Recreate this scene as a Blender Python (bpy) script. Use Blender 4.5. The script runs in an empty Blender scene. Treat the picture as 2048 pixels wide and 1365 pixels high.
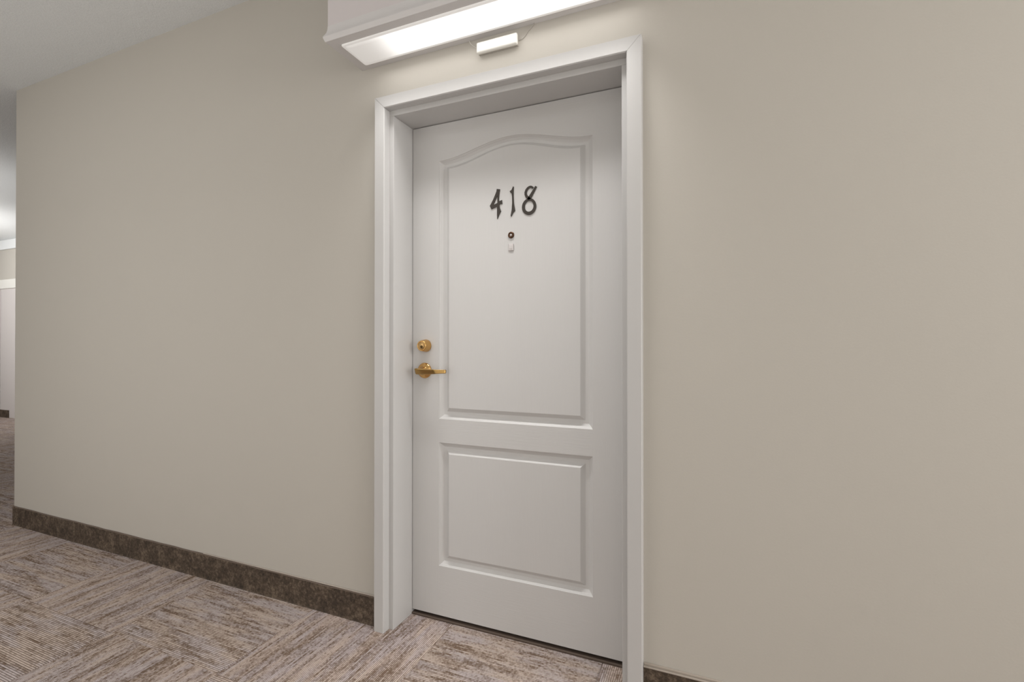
import bpy, bmesh, math, random
from mathutils import Vector, Matrix
random.seed(7)
S = bpy.context.scene
COL = S.collection

# ---------------------------------------------------------------- camera
cam_d = bpy.data.cameras.new('camera'); cam = bpy.data.objects.new('camera', cam_d); COL.objects.link(cam)
cam_d.sensor_width = 36.0; cam_d.lens = 960.68 / 2048 * 36; cam_d.clip_start = 0.02; cam_d.clip_end = 100
cam.location = (1.1435, -1.5839, 1.1404)
cam.rotation_euler = (math.radians(90 + 0.307), math.radians(0.0), math.radians(22.785))
S.camera = cam

# ---------------------------------------------------------------- world, lamps, exposure
w = bpy.data.worlds.new('world'); S.world = w; w.use_nodes = True
w.node_tree.nodes['Background'].inputs[0].default_value = (0.9, 0.95, 1.0, 1)
w.node_tree.nodes['Background'].inputs[1].default_value = 0.0
S.view_settings.view_transform = 'Standard'; S.view_settings.look = 'None'
S.view_settings.gamma = 1.0; S.view_settings.use_curve_mapping = False
S.view_settings.exposure = 0.08

LENS_GAIN = 0.58
def area(name, loc, rot, sx, sy, watts, col=(1, 0.98, 0.965), spread=180):
    l = bpy.data.lights.new(name, 'AREA'); l.shape = 'RECTANGLE'; l.size = sx; l.size_y = sy
    l.energy = watts; l.color = col; l.spread = math.radians(spread)
    o = bpy.data.objects.new(name, l); COL.objects.link(o); o.location = loc
    o.rotation_euler = [math.radians(a) for a in rot]
    return o
# added fill lights under the corridor ceiling, without fixtures (all outside the view)
area('corridor_top_fill', (3.0, -1.5, 2.72), (0, 0, 0), 1.2, 0.5, 12)
area('corridor_top_fill', (-2.2, -1.9, 2.72), (0, 0, 0), 1.6, 0.4, 11)
# added side fill at the right-hand end of the corridor, no window there
area('corridor_end_fill', (6.4, -1.2, 1.6), (90, 0, 90), 2.0, 2.0, 125)
# added broad, soft fill from the opposite side, back across the corridor
area('opposite_side_fill', (2.2, -2.32, 1.35), (90, 0, 0), 3.0, 1.8, 11)
area('opposite_side_fill', (-1.7, -2.32, 1.10), (90, 0, 0), 3.0, 1.6, 20)
area('corridor_up_fill', (-1.5, -2.2, 1.95), (180, 0, 0), 5.0, 0.2, 14)  # added upward fill that brightens the ceiling, no fixture
# the tubes of the boxed light over door 418: the beam down through the prismatic lens and its wide spill
area('door_light_tubes', (0.4165, -0.142, 2.250), (0, 0, 0), 1.00, 0.06, 3.2, spread=76)
area('door_light_spill', (0.4165, -0.101, 2.250), (0, 0, 0), 1.00, 0.12, 0.8, spread=165)
# added fill lights for the wider lobby beyond the left end of the wall
area('lobby_top_fill', (-8.6, 1.1, 2.70), (35, 0, 0), 1.5, 0.3, 12)
area('lobby_wall_fill', (-8.3, 0.3, 1.5), (90, 0, 0), 1.0, 1.4, 19)
area('lobby_up_fill', (-5.6, 0.2, 1.9), (180, 0, 0), 1.6, 1.2, 9)
area('lobby_up_fill', (-7.6, 1.0, 1.9), (180, 0, 0), 1.5, 1.0, 15)

# ---------------------------------------------------------------- measures
XL, XR, ZT, CW, CT, REV = -0.1015, 0.9348, 2.1194, 0.0467, 0.0349, 0.0209
JX0, JX1, JZ = XL + CW + REV, XR - CW - REV, ZT - CW - REV     # inside of the jamb
D = 0.1292                                                     # leaf face
H = 2.745; XE = -2.93; YF = 2.25; YB = -2.4; XW = -13.0; XO = 6.5
HB = 0.115

# ---------------------------------------------------------------- materials
def mat(name, base, rough=0.6, metal=0.0, spec=0.5):
    m = bpy.data.materials.new(name); m.use_nodes = True
    b = m.node_tree.nodes['Principled BSDF']
    b.inputs['Base Color'].default_value = (*base, 1); b.inputs['Roughness'].default_value = rough
    b.inputs['Metallic'].default_value = metal; b.inputs['Specular IOR Level'].default_value = spec
    return m
def N(m, t, **kw):
    n = m.node_tree.nodes.new(t)
    for k, v in kw.items(): setattr(n, k, v)
    return n
def L(m, a, b): m.node_tree.links.new(a, b)
def mathn(m, op, a, b=None, c=None):
    n = N(m, 'ShaderNodeMath', operation=op)
    for i, v in enumerate((a, b, c)):
        if v is None: continue
        if isinstance(v, (int, float)): n.inputs[i].default_value = v
        else: L(m, v, n.inputs[i])
    return n.outputs[0]
def scaled(m, s, coord='Object', off=None):
    tc = N(m, 'ShaderNodeTexCoord'); mp = N(m, 'ShaderNodeMapping')
    mp.inputs['Scale'].default_value = s; L(m, tc.outputs[coord], mp.inputs['Vector'])
    return mp.outputs[0]
def noise(m, vec, scale, detail=2, rough=0.5, w=None):
    n = N(m, 'ShaderNodeTexNoise'); n.inputs['Scale'].default_value = scale
    n.inputs['Detail'].default_value = detail; n.inputs['Roughness'].default_value = rough
    if w is not None:
        n.noise_dimensions = '4D'
        L(m, w, n.inputs['W'])
    L(m, vec, n.inputs['Vector']); return n.outputs['Fac']
def ramp(m, fac, stops):
    r = N(m, 'ShaderNodeValToRGB'); e = r.color_ramp.elements
    while len(e) > 1: e.remove(e[-1])
    e[0].position = stops[0][0]; e[0].color = (*stops[0][1], 1)
    for p, c in stops[1:]:
        x = e.new(p); x.color = (*c, 1)
    L(m, fac, r.inputs[0]); return r.outputs[0]
def bump(m, h, strength, dist, normal=None):
    b = N(m, 'ShaderNodeBump'); b.inputs['Strength'].default_value = strength
    b.inputs['Distance'].default_value = dist; L(m, h, b.inputs['Height'])
    if normal is not None: L(m, normal, b.inputs['Normal'])
    return b.outputs[0]
def P(m): return m.node_tree.nodes['Principled BSDF']
def mixc(m, f, a, b):
    n = N(m, 'ShaderNodeMix', data_type='RGBA')
    for k, v in (('A', a), ('B', b)):
        s = [i for i in n.inputs if i.name == k and i.type == 'RGBA'][0]
        if isinstance(v, tuple): s.default_value = (*v, 1)
        else: L(m, v, s)
    if isinstance(f, (int, float)): n.inputs[0].default_value = f
    else: L(m, f, n.inputs[0])
    return [o for o in n.outputs if o.type == 'RGBA'][0]

# painted drywall, rolled: slight orange peel
def wall_paint(name, c):
    m = mat(name, c, 0.62, spec=0.35)
    v = scaled(m, (1, 1, 1))
    big = noise(m, v, 1.3, 3)
    L(m, mixc(m, mathn(m, 'MULTIPLY', big, 0.5), tuple(x * 0.985 for x in c), tuple(x * 1.03 for x in c)), P(m).inputs['Base Color'])
    L(m, bump(m, noise(m, v, 170, 3, 0.6), 0.22, 0.0009), P(m).inputs['Normal'])
    return m
M_wall = wall_paint('beige_wall_paint', (0.525, 0.498, 0.448))
M_ceil = mat('stippled_ceiling', (0.56, 0.565, 0.56), 0.9, spec=0.2)
_v = scaled(M_ceil, (1, 1, 1))
L(M_ceil, bump(M_ceil, noise(M_ceil, _v, 120, 4, 0.7), 0.9, 0.003), P(M_ceil).inputs['Normal'])
L(M_ceil, mixc(M_ceil, noise(M_ceil, _v, 160, 2), (0.70, 0.725, 0.725), (0.82, 0.835, 0.835)), P(M_ceil).inputs['Base Color'])

WHITE = (0.555, 0.549, 0.54)
M_trim = mat('white_trim_paint', WHITE, 0.38)
_v = scaled(M_trim, (1, 1, 1))
L(M_trim, bump(M_trim, noise(M_trim, _v, 60, 2), 0.06, 0.001), P(M_trim).inputs['Normal'])

def door_paint(name, horizontal):
    m = mat(name, (0.60, 0.593, 0.584), 0.45)
    g = noise(m, scaled(m, (5, 5, 260) if horizontal else (260, 5, 5)), 1.0, 3, 0.6)
    g2 = noise(m, scaled(m, (14, 14, 600) if horizontal else (600, 14, 14)), 1.0, 2, 0.6)
    L(m, bump(m, mathn(m, 'ADD', g, g2), 0.30, 0.0010), P(m).inputs['Normal'])
    return m
M_rail = door_paint('white_door_paint_cross_grain', True)
M_stile = door_paint('white_door_paint_upright_grain', False)

M_base = mat('mottled_brown_base', (0.06, 0.045, 0.032), 0.75)
_v = scaled(M_base, (1, 1, 1))
_n = mathn(M_base, 'ADD', mathn(M_base, 'MULTIPLY', noise(M_base, _v, 75, 5, 0.75), 0.7), mathn(M_base, 'MULTIPLY', noise(M_base, _v, 14, 3), 0.3))
L(M_base, ramp(M_base, _n, [(0.36, (0.022, 0.014, 0.008)), (0.50, (0.072, 0.050, 0.033)), (0.64, (0.185, 0.138, 0.096))]), P(M_base).inputs['Base Color'])
L(M_base, bump(M_base, _n, 0.5, 0.003), P(M_base).inputs['Normal'])
M_basetop = mat('brown_base_edge', (0.135, 0.100, 0.078), 0.8)
M_caulk = mat('caulk', (0.40, 0.35, 0.30), 0.5)
M_sill = mat('dark_sill', (0.10, 0.072, 0.055), 0.7)
M_dark = mat('dark_gap', (0.02, 0.018, 0.016), 0.9)
M_sub = mat('screed_under_carpet', (0.06, 0.05, 0.045), 0.95)

# carpet: looped rows along local X, tones broken into short streaks; every tile draws its own streaks
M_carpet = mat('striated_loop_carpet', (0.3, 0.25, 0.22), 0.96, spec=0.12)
m = M_carpet
tc = N(m, 'ShaderNodeTexCoord'); sep = N(m, 'ShaderNodeSeparateXYZ'); L(m, tc.outputs['Object'], sep.inputs[0])
oi = N(m, 'ShaderNodeObjectInfo'); wv = mathn(m, 'MULTIPLY', oi.outputs['Random'], 97.0)
x, y = sep.outputs[0], sep.outputs[1]
PITCH = 0.0070
row = mathn(m, 'FLOOR', mathn(m, 'DIVIDE', y, PITCH))
def vec(a, b, c=0.0):
    n = N(m, 'ShaderNodeCombineXYZ')
    for i, v in enumerate((a, b, c)):
        if isinstance(v, (int, float)): n.inputs[i].default_value = v
        else: L(m, v, n.inputs[i])
    return n.outputs[0]
fine = noise(m, vec(mathn(m, 'MULTIPLY', x, 15), mathn(m, 'MULTIPLY', row, 5.37)), 1.0, 4, 0.75, wv)      # streak by streak
band = noise(m, vec(mathn(m, 'MULTIPLY', x, 3.2), mathn(m, 'MULTIPLY', y, 26)), 1.0, 3, 0.7, wv)            # soft bands
patch = noise(m, vec(mathn(m, 'MULTIPLY', x, 5), mathn(m, 'MULTIPLY', y, 24)), 1.0, 2, 0.5, mathn(m, 'ADD', wv, 13.0))
hue = noise(m, vec(mathn(m, 'MULTIPLY', x, 4.0), mathn(m, 'MULTIPLY', y, 22.0)), 1.0, 2, 0.5, mathn(m, 'ADD', wv, 31.0))
tuft = noise(m, vec(mathn(m, 'MULTIPLY', x, 120), mathn(m, 'MULTIPLY', row, 3.1)), 1.0, 2, 0.5, wv)
longrow = noise(m, vec(mathn(m, 'MULTIPLY', x, 2.2), mathn(m, 'MULTIPLY', row, 7.7)), 1.0, 1, 0.5, mathn(m, 'ADD', wv, 47.0))
tone = mathn(m, 'ADD', mathn(m, 'MULTIPLY', fine, 0.40), mathn(m, 'ADD', mathn(m, 'MULTIPLY', band, 0.22), mathn(m, 'ADD', mathn(m, 'MULTIPLY', patch, 0.18), mathn(m, 'MULTIPLY', longrow, 0.20))))
tone = mathn(m, 'ADD', tone, mathn(m, 'MULTIPLY', mathn(m, 'SUBTRACT', tuft, 0.5), 0.30))
light = mixc(m, ramp(m, hue, [(0.42, (0, 0, 0)), (0.58, (1, 1, 1))]), (0.64, 0.530, 0.462), (0.60, 0.527, 0.520))
dark = mixc(m, hue, (0.215, 0.140, 0.092), (0.185, 0.136, 0.108))
f = ramp(m, tone, [(0.41, (0, 0, 0)), (0.47, (0.42, 0.42, 0.42)), (0.525, (0.82, 0.82, 0.82)), (0.60, (1, 1, 1))])
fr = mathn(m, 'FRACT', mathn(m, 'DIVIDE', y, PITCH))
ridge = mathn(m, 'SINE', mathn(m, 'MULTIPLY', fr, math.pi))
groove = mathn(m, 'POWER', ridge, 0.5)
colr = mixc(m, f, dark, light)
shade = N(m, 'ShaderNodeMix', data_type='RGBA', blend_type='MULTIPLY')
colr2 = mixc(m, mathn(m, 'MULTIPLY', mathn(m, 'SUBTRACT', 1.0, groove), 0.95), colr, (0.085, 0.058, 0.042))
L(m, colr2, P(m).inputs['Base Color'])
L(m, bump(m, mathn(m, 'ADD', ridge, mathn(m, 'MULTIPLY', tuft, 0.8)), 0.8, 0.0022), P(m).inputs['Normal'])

M_brass = mat('polished_brass', (0.66, 0.40, 0.15), 0.17, 1.0)
M_brass2 = mat('satin_brass', (0.60, 0.39, 0.17), 0.30, 1.0)
M_brass3 = mat('dark_reflection_brass', (0.40, 0.255, 0.095), 0.24, 1.0)  # darker brass: the lever arm's dark reflection is put into the colour
M_key = mat('dark_keyway', (0.10, 0.06, 0.02), 0.4, 0.8)
M_bronze = mat('dark_bronze', (0.050, 0.042, 0.035), 0.5, 0.35)
L(M_bronze, bump(M_bronze, noise(M_bronze, scaled(M_bronze, (1, 1, 1)), 500, 2), 0.5, 0.0008), P(M_bronze).inputs['Normal'])
M_peep = mat('peephole_bronze', (0.09, 0.045, 0.025), 0.3, 0.8)
M_glass = mat('peephole_lens', (0.55, 0.50, 0.47), 0.12)
M_plastic = mat('white_plastic', (0.80, 0.79, 0.74), 0.35)
M_tab = mat('pale_plastic_tab', (0.60, 0.57, 0.56), 0.3)
M_fix = mat('light_box_enamel', (0.64, 0.60, 0.60), 0.45)
M_frame = mat('light_frame_enamel', (0.66, 0.645, 0.64), 0.4)
M_cable = mat('thin_grey_cable', (0.45, 0.42, 0.38), 0.5)
M_cream = mat('cream_trim', (0.80, 0.79, 0.74), 0.5)
M_offwhite = mat('off_white_paint', (0.68, 0.64, 0.62), 0.6)

# acrylic lens lit by the tubes behind it: the tubes stop short of the ends
M_lens = mat('lit_acrylic_lens', (0.80, 0.79, 0.77), 0.35)
m = M_lens
tc = N(m, 'ShaderNodeTexCoord'); sp = N(m, 'ShaderNodeSeparateXYZ'); L(m, tc.outputs['Object'], sp.inputs[0])
ax = mathn(m, 'ABSOLUTE', sp.outputs[0])                      # distance from the middle of the fixture
yy = mathn(m, 'ABSOLUTE', mathn(m, 'ADD', sp.outputs[1], 0.0))
ex = mathn(m, 'MAXIMUM', mathn(m, 'SUBTRACT', ax, 0.345), 0.0)
dist = mathn(m, 'SQRT', mathn(m, 'ADD', mathn(m, 'MULTIPLY', ex, ex), mathn(m, 'MULTIPLY', mathn(m, 'MULTIPLY', yy, yy), 0.25)))
g = mathn(m, 'POWER', 2.71828, mathn(m, 'MULTIPLY', mathn(m, 'MULTIPLY', dist, dist), -170.0))
em = mathn(m, 'ADD', mathn(m, 'MULTIPLY', g, LENS_GAIN), 0.25)
L(m, em, P(m).inputs['Emission Strength']); P(m).inputs['Emission Color'].default_value = (1.0, 0.985, 0.965, 1)
M_rim = mat('lit_lens_rim', (0.82, 0.81, 0.79), 0.35)
P(M_rim).inputs['Emission Color'].default_value = (1, 0.985, 0.96, 1); P(M_rim).inputs['Emission Strength'].default_value = 0.22

# ---------------------------------------------------------------- mesh helpers
def link(name, bm, m, parent=None, smooth=False):
    me = bpy.data.meshes.new(name)
    bmesh.ops.recalc_face_normals(bm, faces=bm.faces)
    bm.to_mesh(me); bm.free()
    for mm in (m if isinstance(m, (list, tuple)) else [m]): me.materials.append(mm)
    if smooth:
        for p in me.polygons: p.use_smooth = True
    o = bpy.data.objects.new(name, me); COL.objects.link(o)
    if parent: o.parent = parent
    return o
def box(bm, x0, x1, y0, y1, z0, z1, bev=0, seg=2, mi=0):
    vs = [bm.verts.new((x, y, z)) for x in (x0, x1) for y in (y0, y1) for z in (z0, z1)]
    F = [(0, 1, 3, 2), (4, 6, 7, 5), (0, 4, 5, 1), (2, 3, 7, 6), (0, 2, 6, 4), (1, 5, 7, 3)]
    fs = [bm.faces.new([vs[i] for i in f]) for f in F]
    for f in fs: f.material_index = mi
    if bev:
        es = list({e for f in fs for e in f.edges})
        bmesh.ops.bevel(bm, geom=es, offset=bev, segments=seg, affect='EDGES', profile=0.5)
def loft(bm, rings, close=True, mi=None):
    R = [[bm.verts.new(p) for p in r] for r in rings]
    n = len(R[0])
    for i in range(len(R) - 1):
        for j in range(n if close else n - 1):
            k = (j + 1) % n
            f = bm.faces.new((R[i][j], R[i][k], R[i + 1][k], R[i + 1][j]))
            if mi: f.material_index = mi(i, j)
    return R
def lathe(bm, prof, c, axis='y', n=40):
    # prof: (radius, distance out of the door towards the corridor)
    rings = []
    for r, d in prof:
        rings.append([(c[0] + r * math.cos(t), c[1] - d, c[2] + r * math.sin(t)) for t in [2 * math.pi * i / n for i in range(n)]])
    R = loft(bm, rings)
    if prof[-1][0] > 0: bm.faces.new(R[-1])
    if prof[0][0] > 0: bm.faces.new(R[0])
def prism(bm, pts, y0, y1, hole=None):
    # polygon in (x,z), extruded from y0 to y1
    from mathutils.geometry import tessellate_polygon
    loops = [pts] + ([hole] if hole else [])
    flat = [p for l in loops for p in l]
    tri = tessellate_polygon([[Vector((p[0], p[1], 0)) for p in l] for l in loops])
    A = [bm.verts.new((p[0], y0, p[1])) for p in flat]; B = [bm.verts.new((p[0], y1, p[1])) for p in flat]
    for t in tri:
        bm.faces.new([A[i] for i in t]); bm.faces.new([B[i] for i in reversed(t)])
    o = 0
    for l in loops:
        n = len(l)
        for i in range(n):
            j = (i + 1) % n
            bm.faces.new((A[o + i], A[o + j], B[o + j], B[o + i]))
        o += n
def tube(bm, pts, r, n=10):
    pts = [Vector(p) for p in pts]; rings = []
    for i, p in enumerate(pts):
        t = (pts[min(i + 1, len(pts) - 1)] - pts[max(i - 1, 0)]).normalized()
        u = t.orthogonal().normalized() if i == 0 else (u - t * u.dot(t)).normalized()
        v = t.cross(u)
        rings.append([tuple(p + u * r * math.cos(a) + v * r * math.sin(a)) for a in [2 * math.pi * k / n for k in range(n)]])
    R = loft(bm, rings); bm.faces.new(R[0]); bm.faces.new(R[-1])
def empty(name, loc=(0, 0, 0)):
    o = bpy.data.objects.new(name, None); COL.objects.link(o); o.location = loc; o.empty_display_size = 0.1; return o
def struct(o, label=None):
    o['kind'] = 'structure'
    if label: o['label'] = label
    return o
def thing(o, label, cat, group=None):
    o['label'] = label; o['category'] = cat
    if group: o['group'] = group
    return o

# ================================================================= floor with carpet tiles
bm = bmesh.new(); box(bm, XW, XO, YB, YF + 0.3, -0.12, -0.006)
floor = struct(link('floor', bm, M_sub), 'striated taupe carpet tile floor laid quarter turn')
T = 0.6085
tm = bmesh.new()
e = T / 2 - 0.0004
rr = []
for (hh, z) in ((e, -0.006), (e, -0.0012), (e - 0.0012, -0.0002), (e - 0.004, 0.0)):
    rr.append([(-hh, -hh, z), (hh, -hh, z), (hh, hh, z), (-hh, hh, z)])
R_ = loft(tm, rr); tm.faces.new(R_[-1]); tm.faces.new(R_[0])
first = None
X0, Y0 = 0.166, -0.443                      # a measured corner where four tiles meet
for j in range(-4, 5):
    for i in range(-22, 6):
        x0, y0 = X0 + i * T, Y0 + j * T
        if x0 + T < XW + 0.1 or y0 + T < YB + 0.35 or y0 > YF - 0.1: continue
        if j > 0 and x0 > XE + 0.3: continue              # inside the rooms behind the wall
        if first is None:
            o = link('carpet_tile', tm, M_carpet, floor); first = o
        else:
            o = first.copy(); COL.objects.link(o); o.parent = floor; o.name = 'carpet_tile'
        o.location = (x0 + T / 2, y0 + T / 2, 0)
        odd = (i + j) % 2
        o.rotation_euler = (0, 0, (math.pi / 2 if odd else 0) + (math.pi if random.random() < 0.5 else 0))
# ================================================================= walls, ceiling
bm = bmesh.new()
WT = 0.16
ox0, ox1, oz = JX0 - 0.018, JX1 + 0.018, JZ + 0.018       # rough opening
out = [(XE, 0), (ox0, 0), (ox0, oz), (ox1, oz), (ox1, 0), (XO, 0), (XO, H), (XE, H)]
prism(bm, out, 0.0, WT)
wall = struct(link('wall_front', bm, M_wall), 'long beige painted corridor wall around the white door')
bm = bmesh.new(); box(bm, XE, XE + 0.12, WT, YF, 0, H)
struct(link('wall_return', bm, M_wall), 'end of the beige wall turning into the side passage')
bm = bmesh.new(); box(bm, XW, XE + 0.12, YF, YF + 0.15, 0, H)
wall_far = struct(link('wall_far', bm, M_wall), 'distant wall seen past the left end of the beige wall')
bm = bmesh.new(); box(bm, XW, XO, YB - 0.15, YB, 0, H); struct(link('wall_back', bm, M_wall), 'corridor wall opposite the door')
bm = bmesh.new(); box(bm, XW - 0.15, XW, YB, YF, 0, H); struct(link('wall_left', bm, M_wall), 'far end wall of the corridor')
bm = bmesh.new(); box(bm, XO, XO + 0.15, YB, 0.16, 0, H); struct(link('wall_right', bm, M_wall), 'right end wall of the corridor')
bm = bmesh.new(); box(bm, XW, XO, YB, YF + 0.15, H, H + 0.12)
struct(link('ceiling', bm, M_ceil), 'grey white stippled ceiling')
# added near-black backing against light leaks, keeps the gap under the door dark
bm = bmesh.new(); box(bm, ox0 - 0.2, ox1 + 0.2, 0.62, 0.66, 0, H); struct(link('dark_backing', bm, M_dark), 'added black backing behind the door leaf')

# baseboards
def baseboard(name, x0, x1, y, sgn, caulks=(), label=None):
    bm = bmesh.new()
    pr = [(0, 0), (0.011, 0), (0.009, 0.006), (0.0080, 0.02), (0.0080, HB - 0.003), (0.0065, HB), (0, HB)]
    n = max(2, int(abs(x1 - x0) / 0.06))
    rings = []
    for k in range(n + 1):
        xx = x0 + (x1 - x0) * k / n
        dz = random.uniform(-0.0012, 0.0012)
        rings.append([(xx, y + sgn * a, b + (dz if b > 0.05 else 0)) for a, b in pr])
    R = loft(bm, rings, True, lambda i, j: 1 if j in (4, 5) else 0)
    bm.faces.new(R[0]); bm.faces.new(R[-1])
    o = struct(link(name, bm, [M_base, M_basetop]), label)
    for c0, c1, h in caulks:
        bm = bmesh.new()
        ps = [(c0 + (c1 - c0) * k / 24, y + sgn * 0.003, HB + 0.0022 + h * (0.5 + 0.2 * math.sin(k * 1.7))) for k in range(25)]
        tube(bm, ps, 0.0028, 8)
        cc = link('caulk_bead', bm, M_caulk, o); cc['label'] = 'pale sealant bead on the top edge'
    return o
baseboard('baseboard_left', XE, XL - 0.0005, 0, -1, [(-1.15, XL - 0.001, 0.001)], 'mottled dark brown base strip left of the door')
baseboard('baseboard_right', XR + 0.0005, XO, 0, -1, [], 'mottled dark brown base strip right of the door')
baseboard('baseboard_back', XW, XO, YB, 1, [], 'brown base strip on the opposite wall')
baseboard('baseboard_far', -9.10, -8.83, YF - 0.02, -1, [], 'short brown base piece on the distant white wall')
bm = bmesh.new(); box(bm, XR + 0.0008, XO - 0.01, -0.0115, 0, HB - 0.003, HB + 0.0015, 0.0008, 1)
box(bm, XR + 0.0008, XO - 0.01, -0.006, 0, HB + 0.0018, HB + 0.0085, 0.001, 1)
cap = link('edge_strip', bm, M_caulk, bpy.data.objects['baseboard_right']); cap['label'] = 'pale double edge strip along the top of the base'
# distant white panelling
bm = bmesh.new(); box(bm, -9.098, -7.6, YF - 0.02, YF, 0, 1.99)
struct(link('trim_1', bm, M_offwhite), 'white painted panel on the distant wall')
bm = bmesh.new(); box(bm, -10.6, -9.112, YF - 0.02, YF, 0, 1.99)
struct(link('trim_2', bm, M_offwhite), 'white painted panel left of the narrow joint on the distant wall')
bm = bmesh.new(); box(bm, -10.6, -7.6, YF - 0.035, YF, 1.99, 2.13, 0.004)
struct(link('trim_3', bm, M_cream), 'cream header board above the distant white panels')
bm = bmesh.new(); box(bm, -12.9, XE, YF - 0.03, YF, 2.60, H, 0.004)
struct(link('trim_4', bm, M_ceil), 'pale cornice under the distant ceiling')

# ================================================================= door frame (jambs + mitred casing)
frame = struct(empty('trim_5', ((XL + XR) / 2, 0, 0)), 'white door frame with mitred casing and deep jambs')
inv = Matrix.Translation((-(XL + XR) / 2, 0, 0))
def into(o): o.matrix_parent_inverse = Matrix.Identity(4); o.data.transform(inv); return o
CP = [(0, 0.0), (0, -CT + 0.002), (0.0015, -CT), (CW - 0.003, -CT), (CW, -CT + 0.003), (CW, 0.0)]
def casing(rings):
    bm = bmesh.new(); R = loft(bm, rings); bm.faces.new(R[0]); bm.faces.new(R[-1])
    return into(link('casing', bm, M_trim, frame))
casing([[(XL + a, y, 0.0) for a, y in CP], [(XL + a, y, ZT - a) for a, y in CP]])
casing([[(XR - a, y, 0.0) for a, y in CP], [(XR - a, y, ZT - a) for a, y in CP]])
casing([[(XL + a + 0.0009, y, ZT - a) for a, y in CP], [(XR - a - 0.0009, y, ZT - a) for a, y in CP]])
# small ledge bead between casing and jamb, then the jamb boards running back past the leaf
JY1 = WT
def jamb(x0, x1, z0, z1):
    bm = bmesh.new(); box(bm, x0, x1, -0.0005, JY1, z0, z1, 0.0015, 2)
    return into(link('jamb', bm, M_trim, frame))
jamb(JX0 - 0.018 - 0.02, JX0, 0.0, JZ); jamb(JX1, JX1 + 0.038, 0.0, JZ); jamb(JX0 - 0.038, JX1 + 0.038, JZ, JZ + 0.038)
bm = bmesh.new(); box(bm, JX0, JX1, D - 0.004, WT + 0.06, 0.0, 0.0085, 0.002, 2)
into(link('threshold', bm, M_sill, frame))['label'] = 'dark brown threshold strip'

# ================================================================= door leaf
door = struct(empty('door_1', (JX0, D, 0)), 'white two panel door with arched upper panel numbered 418')
LX0, LX1, LZ0, LZ1 = JX0 + 0.0025, JX1 - 0.0025, 0.0215, JZ - 0.003
PX0, PX1 = 0.0968, 0.7400
PROF = [(0.0, 0.0), (0.0010, 0.0024), (0.0055, 0.0064), (0.0066, 0.0084), (0.0125, 0.0130), (0.0175, 0.0162), (0.0300, 0.0162), (0.0322, 0.0146), (0.0445, 0.0036), (0.0465, 0.0022)]
def arch(x):
    t = min(1, abs(x - (PX0 + PX1) / 2) / ((PX1 - PX0) / 2))
    return 0.052 * (0.5 + 0.5 * math.cos(math.pi * t))
def ring(s, y, z0, z1, arched, n=48):
    xs = [PX0 + s + (PX1 - PX0 - 2 * s) * k / n for k in range(n + 1)]
    st = s * 0.80 if arched else s
    top = [(x, D + y, z1 - st + (arch(PX0 + (PX1 - PX0) * k / n) if arched else 0)) for k, x in enumerate(xs)]
    bot = [(x, D + y, z0 + s) for x in xs]
    return bot + top[::-1]
bm = bmesh.new()
NS = 48
def panel(bm, z0, z1, arched):
    rings = [ring(s, y, z0, z1, arched, NS) for s, y in PROF]
    R = loft(bm, rings, True, lambda i, j: 0 if (j < NS or NS < j < 2 * NS + 1) else 1)
    # field, strip by strip
    r = R[-1]; n = NS + 1
    for k in range(NS):
        f = bm.faces.new((r[k], r[k + 1], r[2 * n - 2 - k], r[2 * n - 1 - k])); f.material_index = 1
    return R[0]
Z1, Z2, Z3, Z4 = 0.2250, 0.7322, 0.8298, 1.8961
lo = panel(bm, Z1, Z2, False); up = panel(bm, Z3, Z4, True)
n = NS + 1
def V(x, z, y=D): return bm.verts.new((x, y, z))
def strip(A, B, mi):
    for a in range(len(A) - 1):
        f = bm.faces.new((A[a], A[a + 1], B[a + 1], B[a])); f.material_index = mi
# rails
xs = [v.co.x for v in lo[:n]]
b0 = [V(x, LZ0) for x in xs]; strip(b0, lo[:n], 0)
strip(list(reversed(lo[n:])), up[:n], 0)
t1 = [V(x, LZ1) for x in xs]; strip(list(reversed(up[n:])), t1, 0)
# stiles
for side in (0, 1):
    X = LX0 if side == 0 else LX1
    idx = 0 if side == 0 else NS
    col = [b0[idx], lo[idx], lo[2 * n - 1 - idx], up[idx], up[2 * n - 1 - idx], t1[idx]]
    edge = [V(X, v.co.z) for v in col]
    strip(col, edge, 1)
    back = [V(X, v.co.z, D + 0.044) for v in col]
    strip(edge, back, 1)
    if side == 0: eL, bL = edge, back
    else: eR, bR = edge, back
bm.faces.new((bL[0], bL[-1], bR[-1], bR[0]))
bm.faces.new([eL[0]] + b0 + [eR[0], bR[0], bL[0]])
bm.faces.new([eL[-1]] + t1 + [eR[-1], bR[-1], bL[-1]])
bmesh.ops.remove_doubles(bm, verts=bm.verts, dist=1e-6)
dinv = Matrix.Translation((-JX0, -D, 0))
def dp(o): o.data.transform(dinv); return o
leaf = dp(link('leaf', bm, [M_rail, M_stile], door))
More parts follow.
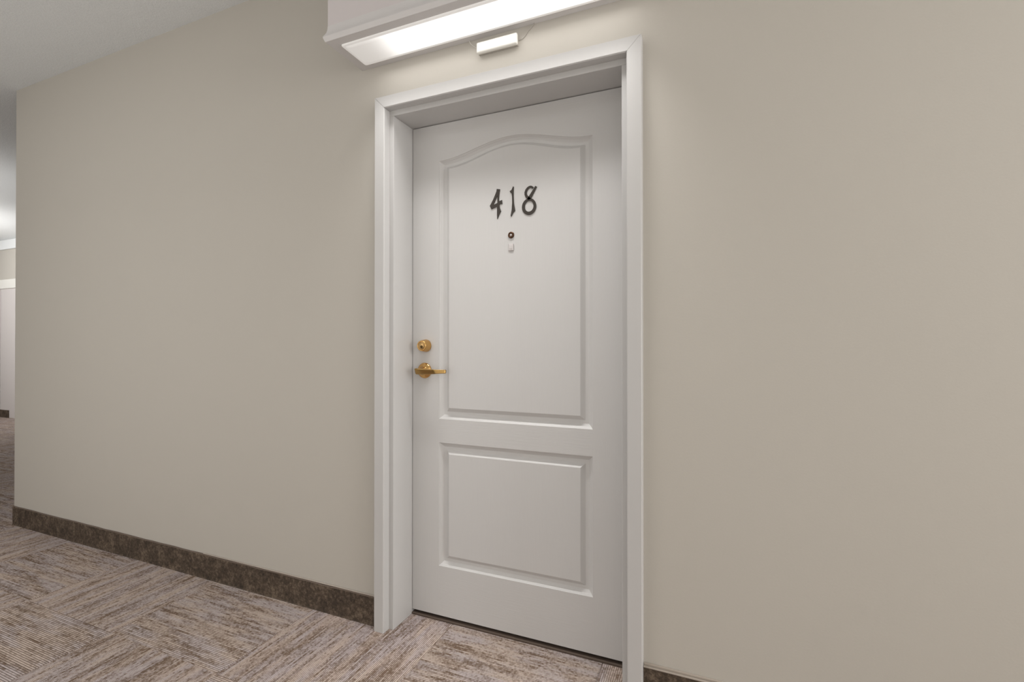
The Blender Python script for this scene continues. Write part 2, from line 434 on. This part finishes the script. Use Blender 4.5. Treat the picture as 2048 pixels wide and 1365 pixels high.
# numerals: 4, 1, 8 as cut metal figures standing 3 mm off the panel face
yb = D + 0.0022
f4 = [(0.359, 1.748), (0.373, 1.745), (0.3705, 1.732), (0.3683, 1.708), (0.3693, 1.6985), (0.3812, 1.7020), (0.3828, 1.6868), (0.3722, 1.6868), (0.3698, 1.683), (0.3712, 1.674), (0.3773, 1.6585), (0.369, 1.645), (0.3613, 1.6285), (0.3603, 1.646), (0.3603, 1.6785), (0.3362, 1.6705), (0.329, 1.684), (0.343, 1.707), (0.353, 1.728), (0.3575, 1.738)]
h4 = [(0.3612, 1.7205), (0.3620, 1.6925), (0.3440, 1.6862)]
f1 = [(0.4283, 1.7495), (0.4315, 1.747), (0.4303, 1.73), (0.4303, 1.713), (0.4318, 1.684), (0.4368, 1.654), (0.4283, 1.6465), (0.4207, 1.633), (0.4182, 1.637), (0.4227, 1.659), (0.4248, 1.685), (0.4240, 1.714), (0.4228, 1.7235), (0.4190, 1.7245), (0.4142, 1.7322), (0.4218, 1.7365)]
def digit(polys, label):
    bm = bmesh.new()
    for pp in polys: prism(bm, pp[0], yb - 0.003, yb, pp[1] if len(pp) > 1 else None)
    o = dp(link('number_digit', bm, M_bronze, door)); o['label'] = label; return o
digit([(f4, h4)], 'dark bronze figure 4')
digit([(f1,)], 'dark bronze figure 1')
ringo = [(0.4945 + 0.0290 * math.cos(a), 1.6637 + 0.0318 * math.sin(a)) for a in [2 * math.pi * k / 40 for k in range(40)]]
ringi = [(0.4947 + 0.0180 * math.cos(a), 1.6648 + 0.0205 * math.sin(a)) for a in [2 * math.pi * k / 40 for k in range(40)]]
cl = [(0.5100, 1.7325), (0.5065, 1.7365), (0.5015, 1.7388), (0.4955, 1.7382), (0.4890, 1.7345), (0.4835, 1.7280), (0.4805, 1.7200), (0.4808, 1.7120), (0.4840, 1.7045), (0.4900, 1.6975), (0.4975, 1.6925)]
wd = [0.0040, 0.0040, 0.0042, 0.0042, 0.0042, 0.0043, 0.0045, 0.0047, 0.0050, 0.0052, 0.0052]
A, B = [], []
for k, p in enumerate(cl):
    a = Vector(cl[max(k - 1, 0)]); b = Vector(cl[min(k + 1, len(cl) - 1)]); t = (b - a).normalized(); nn = Vector((-t.y, t.x))
    A.append(tuple(Vector(p) + nn * wd[k])); B.append(tuple(Vector(p) - nn * wd[k]))
arc = A + B[::-1]
slash = [(0.5205, 1.7400), (0.5262, 1.7355), (0.5005, 1.6905), (0.4875, 1.6945)]
digit([(ringo, ringi), (arc,), (slash,)], 'dark bronze figure 8 with an open top loop')

# peephole and tab
pc = (0.4195, yb, 1.5615)
bm = bmesh.new(); lathe(bm, [(0.0128, 0.0), (0.0128, 0.002), (0.0118, 0.0042), (0.0095, 0.0050), (0.0070, 0.0046), (0.0056, 0.0022), (0.0056, 0.0010)], pc, n=32)
peep = dp(link('peephole', bm, M_peep, door, True)); peep['label'] = 'round dark bronze peephole rim'
bm = bmesh.new(); lathe(bm, [(0.0055, 0.0012), (0.0048, 0.0030), (0.0030, 0.0040), (0.0012, 0.0044)], pc, n=24)
lensp = dp(link('glass_lens', bm, M_glass, peep, True)); lensp['label'] = 'small pale glass lens'
bm = bmesh.new(); box(bm, 0.4090, 0.4305, yb - 0.0042, yb, 1.5000, 1.5275, 0.0028, 3)
tab = dp(link('plastic_tab', bm, M_tab, door)); tab['label'] = 'small whitish rounded square tab under the peephole'
bm = bmesh.new(); box(bm, 0.4145, 0.4250, yb - 0.0054, yb - 0.0040, 1.5080, 1.5200, 0.0006, 2)
dp(link('raised_mark', bm, M_tab, tab))

# deadbolt
LC = 0.0335
dbc = (LC, D, 1.1315)
bm = bmesh.new(); lathe(bm, [(0.0265, 0.0), (0.0268, 0.003), (0.0262, 0.008), (0.0225, 0.030), (0.0215, 0.0335), (0.0200, 0.0350), (0.0168, 0.0350), (0.0160, 0.0330)], dbc)
db = dp(link('deadbolt', bm, M_brass, door, True)); db['label'] = 'round brass deadbolt collar'
bm = bmesh.new(); lathe(bm, [(0.0158, 0.0330), (0.0158, 0.0345), (0.0150, 0.0352)], dbc)
kc = dp(link('key_cylinder', bm, M_brass2, db, True))
bm = bmesh.new(); lathe(bm, [(0.0062, 0.0352), (0.0062, 0.0362), (0.0052, 0.0366)], (LC + 0.002, D, 1.1270), n=20)
kw = dp(link('keyway', bm, M_key, db, True)); kw['label'] = 'dark keyway'

# lever handle
lc = (0.0285, D, 1.0275)
bm = bmesh.new(); lathe(bm, [(0.0325, 0.0), (0.0328, 0.002), (0.0318, 0.0055), (0.0270, 0.0095), (0.0190, 0.0120), (0.0168, 0.0150), (0.0160, 0.0200), (0.0130, 0.0230), (0.0115, 0.0300), (0.0120, 0.0440), (0.0120, 0.0480)], lc)
lever = dp(link('lever_handle', bm, M_brass, door, True)); lever['label'] = 'brass rose and neck of the lever handle'
# flat arm: starts just left of the neck, runs right, returns slightly towards the door
bm = bmesh.new()
sec = [(-0.0135, 0.0470, 0.0060, 0.0115), (-0.0100, 0.0475, 0.0068, 0.0128), (0.000, 0.0480, 0.0072, 0.0130), (0.020, 0.0485, 0.0068, 0.0122), (0.045, 0.0485, 0.0058, 0.0110), (0.068, 0.0482, 0.0050, 0.0100), (0.076, 0.0472, 0.0046, 0.0092), (0.082, 0.0445, 0.0042, 0.0084), (0.092, 0.0375, 0.0042, 0.0080), (0.104, 0.0290, 0.0040, 0.0078), (0.1125, 0.0230, 0.0038, 0.0076), (0.1140, 0.0220, 0.0028, 0.0062)]
rings = []
for dx, dy, hy, hz in sec:
    r = []
    for k in range(24):
        a = 2 * math.pi * k / 24; c, s = math.cos(a), math.sin(a)
        q = 0.35
        r.append((lc[0] + dx, D - dy + hy * math.copysign(abs(c) ** q, c) - (0.34 if dx < 0.07 else 0.12 if dx < 0.08 else -0.15) * hz * math.copysign(abs(s) ** q, s), lc[2] - 0.001 + hz * math.copysign(abs(s) ** q, s)))
    rings.append(r)
R = loft(bm, rings); bm.faces.new(R[0]); bm.faces.new(R[-1])

arm = dp(link('lever', bm, M_brass3, lever, True)); arm['label'] = 'flat brass lever arm pointing right'

# ================================================================= light above the door
FX0, FX1 = -0.186, 1.019
FZ, FY = 2.2665, -0.199
cx = (FX0 + FX1) / 2
fix = thing(empty('door_light', (cx, FY / 2, FZ)), 'long white boxed light mounted on the wall above door 418', 'light')
finv = Matrix.Translation((-cx, -FY / 2, -FZ))
def fp(o): o.data.transform(finv); return o
bm = bmesh.new(); box(bm, FX0, FX1, FY, 0.0, FZ + 0.055, H - 0.001)
fp(link('housing', bm, M_fix, fix))['label'] = 'tall plain front box'
# flared frame below the box: profile (outward, z)
pr = [(0.0003, 0.062), (0.0012, 0.048), (0.0035, 0.037), (0.0075, 0.028), (0.0118, 0.0205), (0.0128, 0.0170), (0.0118, 0.0130), (0.0080, 0.0040), (0.0065, 0.0005), (0.0050, 0.0)]
IX0, IX1, IY0, IY1 = FX0 + 0.036, FX1 - 0.036, -0.172, -0.030      # opening for the lens
bm = bmesh.new()
def rect(o, z): return [(FX0 - o, 0.0, FZ + z), (FX0 - o, FY - o, FZ + z), (FX1 + o, FY - o, FZ + z), (FX1 + o, 0.0, FZ + z)]
rings = [rect(o, z) for o, z in pr]
R = loft(bm, rings)
inner = [bm.verts.new(p) for p in [(IX0, IY1, FZ), (IX0, IY0, FZ), (IX1, IY0, FZ), (IX1, IY1, FZ)]]
for k in range(4): bm.faces.new((R[-1][k], R[-1][(k + 1) % 4], inner[(k + 1) % 4], inner[k]))
in2 = [bm.verts.new((v.co.x, v.co.y, FZ + 0.03)) for v in inner]
for k in range(4): bm.faces.new((inner[k], inner[(k + 1) % 4], in2[(k + 1) % 4], in2[k]))
fr_o = fp(link('frame', bm, M_frame, fix, True)); fr_o.data.set_sharp_from_angle(angle=math.radians(28))
# lens: rounded tray hanging a little below the frame
def rrect(o, z, rad, n=6):
    x0, x1, y0, y1 = IX0 + o, IX1 - o, IY0 + o, IY1 - o
    pts = []
    for (ccx, ccy, a0) in ((x1 - rad, y1 - rad, 0), (x0 + rad, y1 - rad, 90), (x0 + rad, y0 + rad, 180), (x1 - rad, y0 + rad, 270)):
        for k in range(n + 1):
            a = math.radians(a0 + 90 * k / n); pts.append((ccx + rad * math.cos(a), ccy + rad * math.sin(a), FZ + z))
    return pts
bm = bmesh.new()
rings = [rrect(0.0006, 0.004, 0.008), rrect(0.0006, -0.003, 0.008), rrect(0.002, -0.0045, 0.008), rrect(0.011, -0.0045, 0.009)]
loft(bm, rings)
rimo = fp(link('lens_rim', bm, M_rim, fix))
bm = bmesh.new()
rings = [rrect(0.011, -0.0045, 0.009), rrect(0.015, -0.0075, 0.011), rrect(0.019, -0.0090, 0.012)]
R = loft(bm, rings); bm.faces.new(R[-1])
lens = fp(link('lens', bm, M_lens, fix)); lens['label'] = 'glowing white lens, dimmer at its left end'

# ================================================================= contact sensor over the door
sx0, sx1, sz0, sz1, sd = 0.346, 0.506, 2.1995, 2.2400, 0.024
sen = thing(empty('wall_sensor', ((sx0 + sx1) / 2, 0, (sz0 + sz1) / 2)), 'small oblong white sensor box on the wall between door frame and light', 'sensor')
sinv = Matrix.Translation((-(sx0 + sx1) / 2, 0, -(sz0 + sz1) / 2))
bm = bmesh.new(); box(bm, sx0, sx1, -sd, -0.0085, sz0, sz1, 0.006, 4)
o = link('cover', bm, M_plastic, sen); o.data.transform(sinv)
bm = bmesh.new(); box(bm, sx0 + 0.002, sx1 - 0.002, -0.0088, 0.0, sz0 + 0.002, sz1 - 0.002, 0.002, 2)
o = link('back_plate', bm, mat('sensor_back_plate', (0.45, 0.42, 0.38), 0.5), sen); o.data.transform(sinv)
bm = bmesh.new(); tube(bm, [(sx1 - 0.004, -0.004, 2.222), (sx1 + 0.012, -0.003, 2.223), (sx1 + 0.024, -0.0025, 2.232), (sx1 + 0.034, -0.0025, 2.246), (sx1 + 0.048, -0.003, 2.256), (sx1 + 0.062, -0.004, 2.270)], 0.0013)
o = link('cable', bm, M_cable, sen); o.data.transform(sinv)
bm = bmesh.new(); tube(bm, [(sx0 + 0.004, -0.004, 2.232), (sx0 - 0.010, -0.0025, 2.234), (sx0 - 0.022, -0.0025, 2.244), (sx0 - 0.034, -0.003, 2.256), (sx0 - 0.040, -0.004, 2.270)], 0.0011)
o = link('cable', bm, M_cream, sen); o.data.transform(sinv)
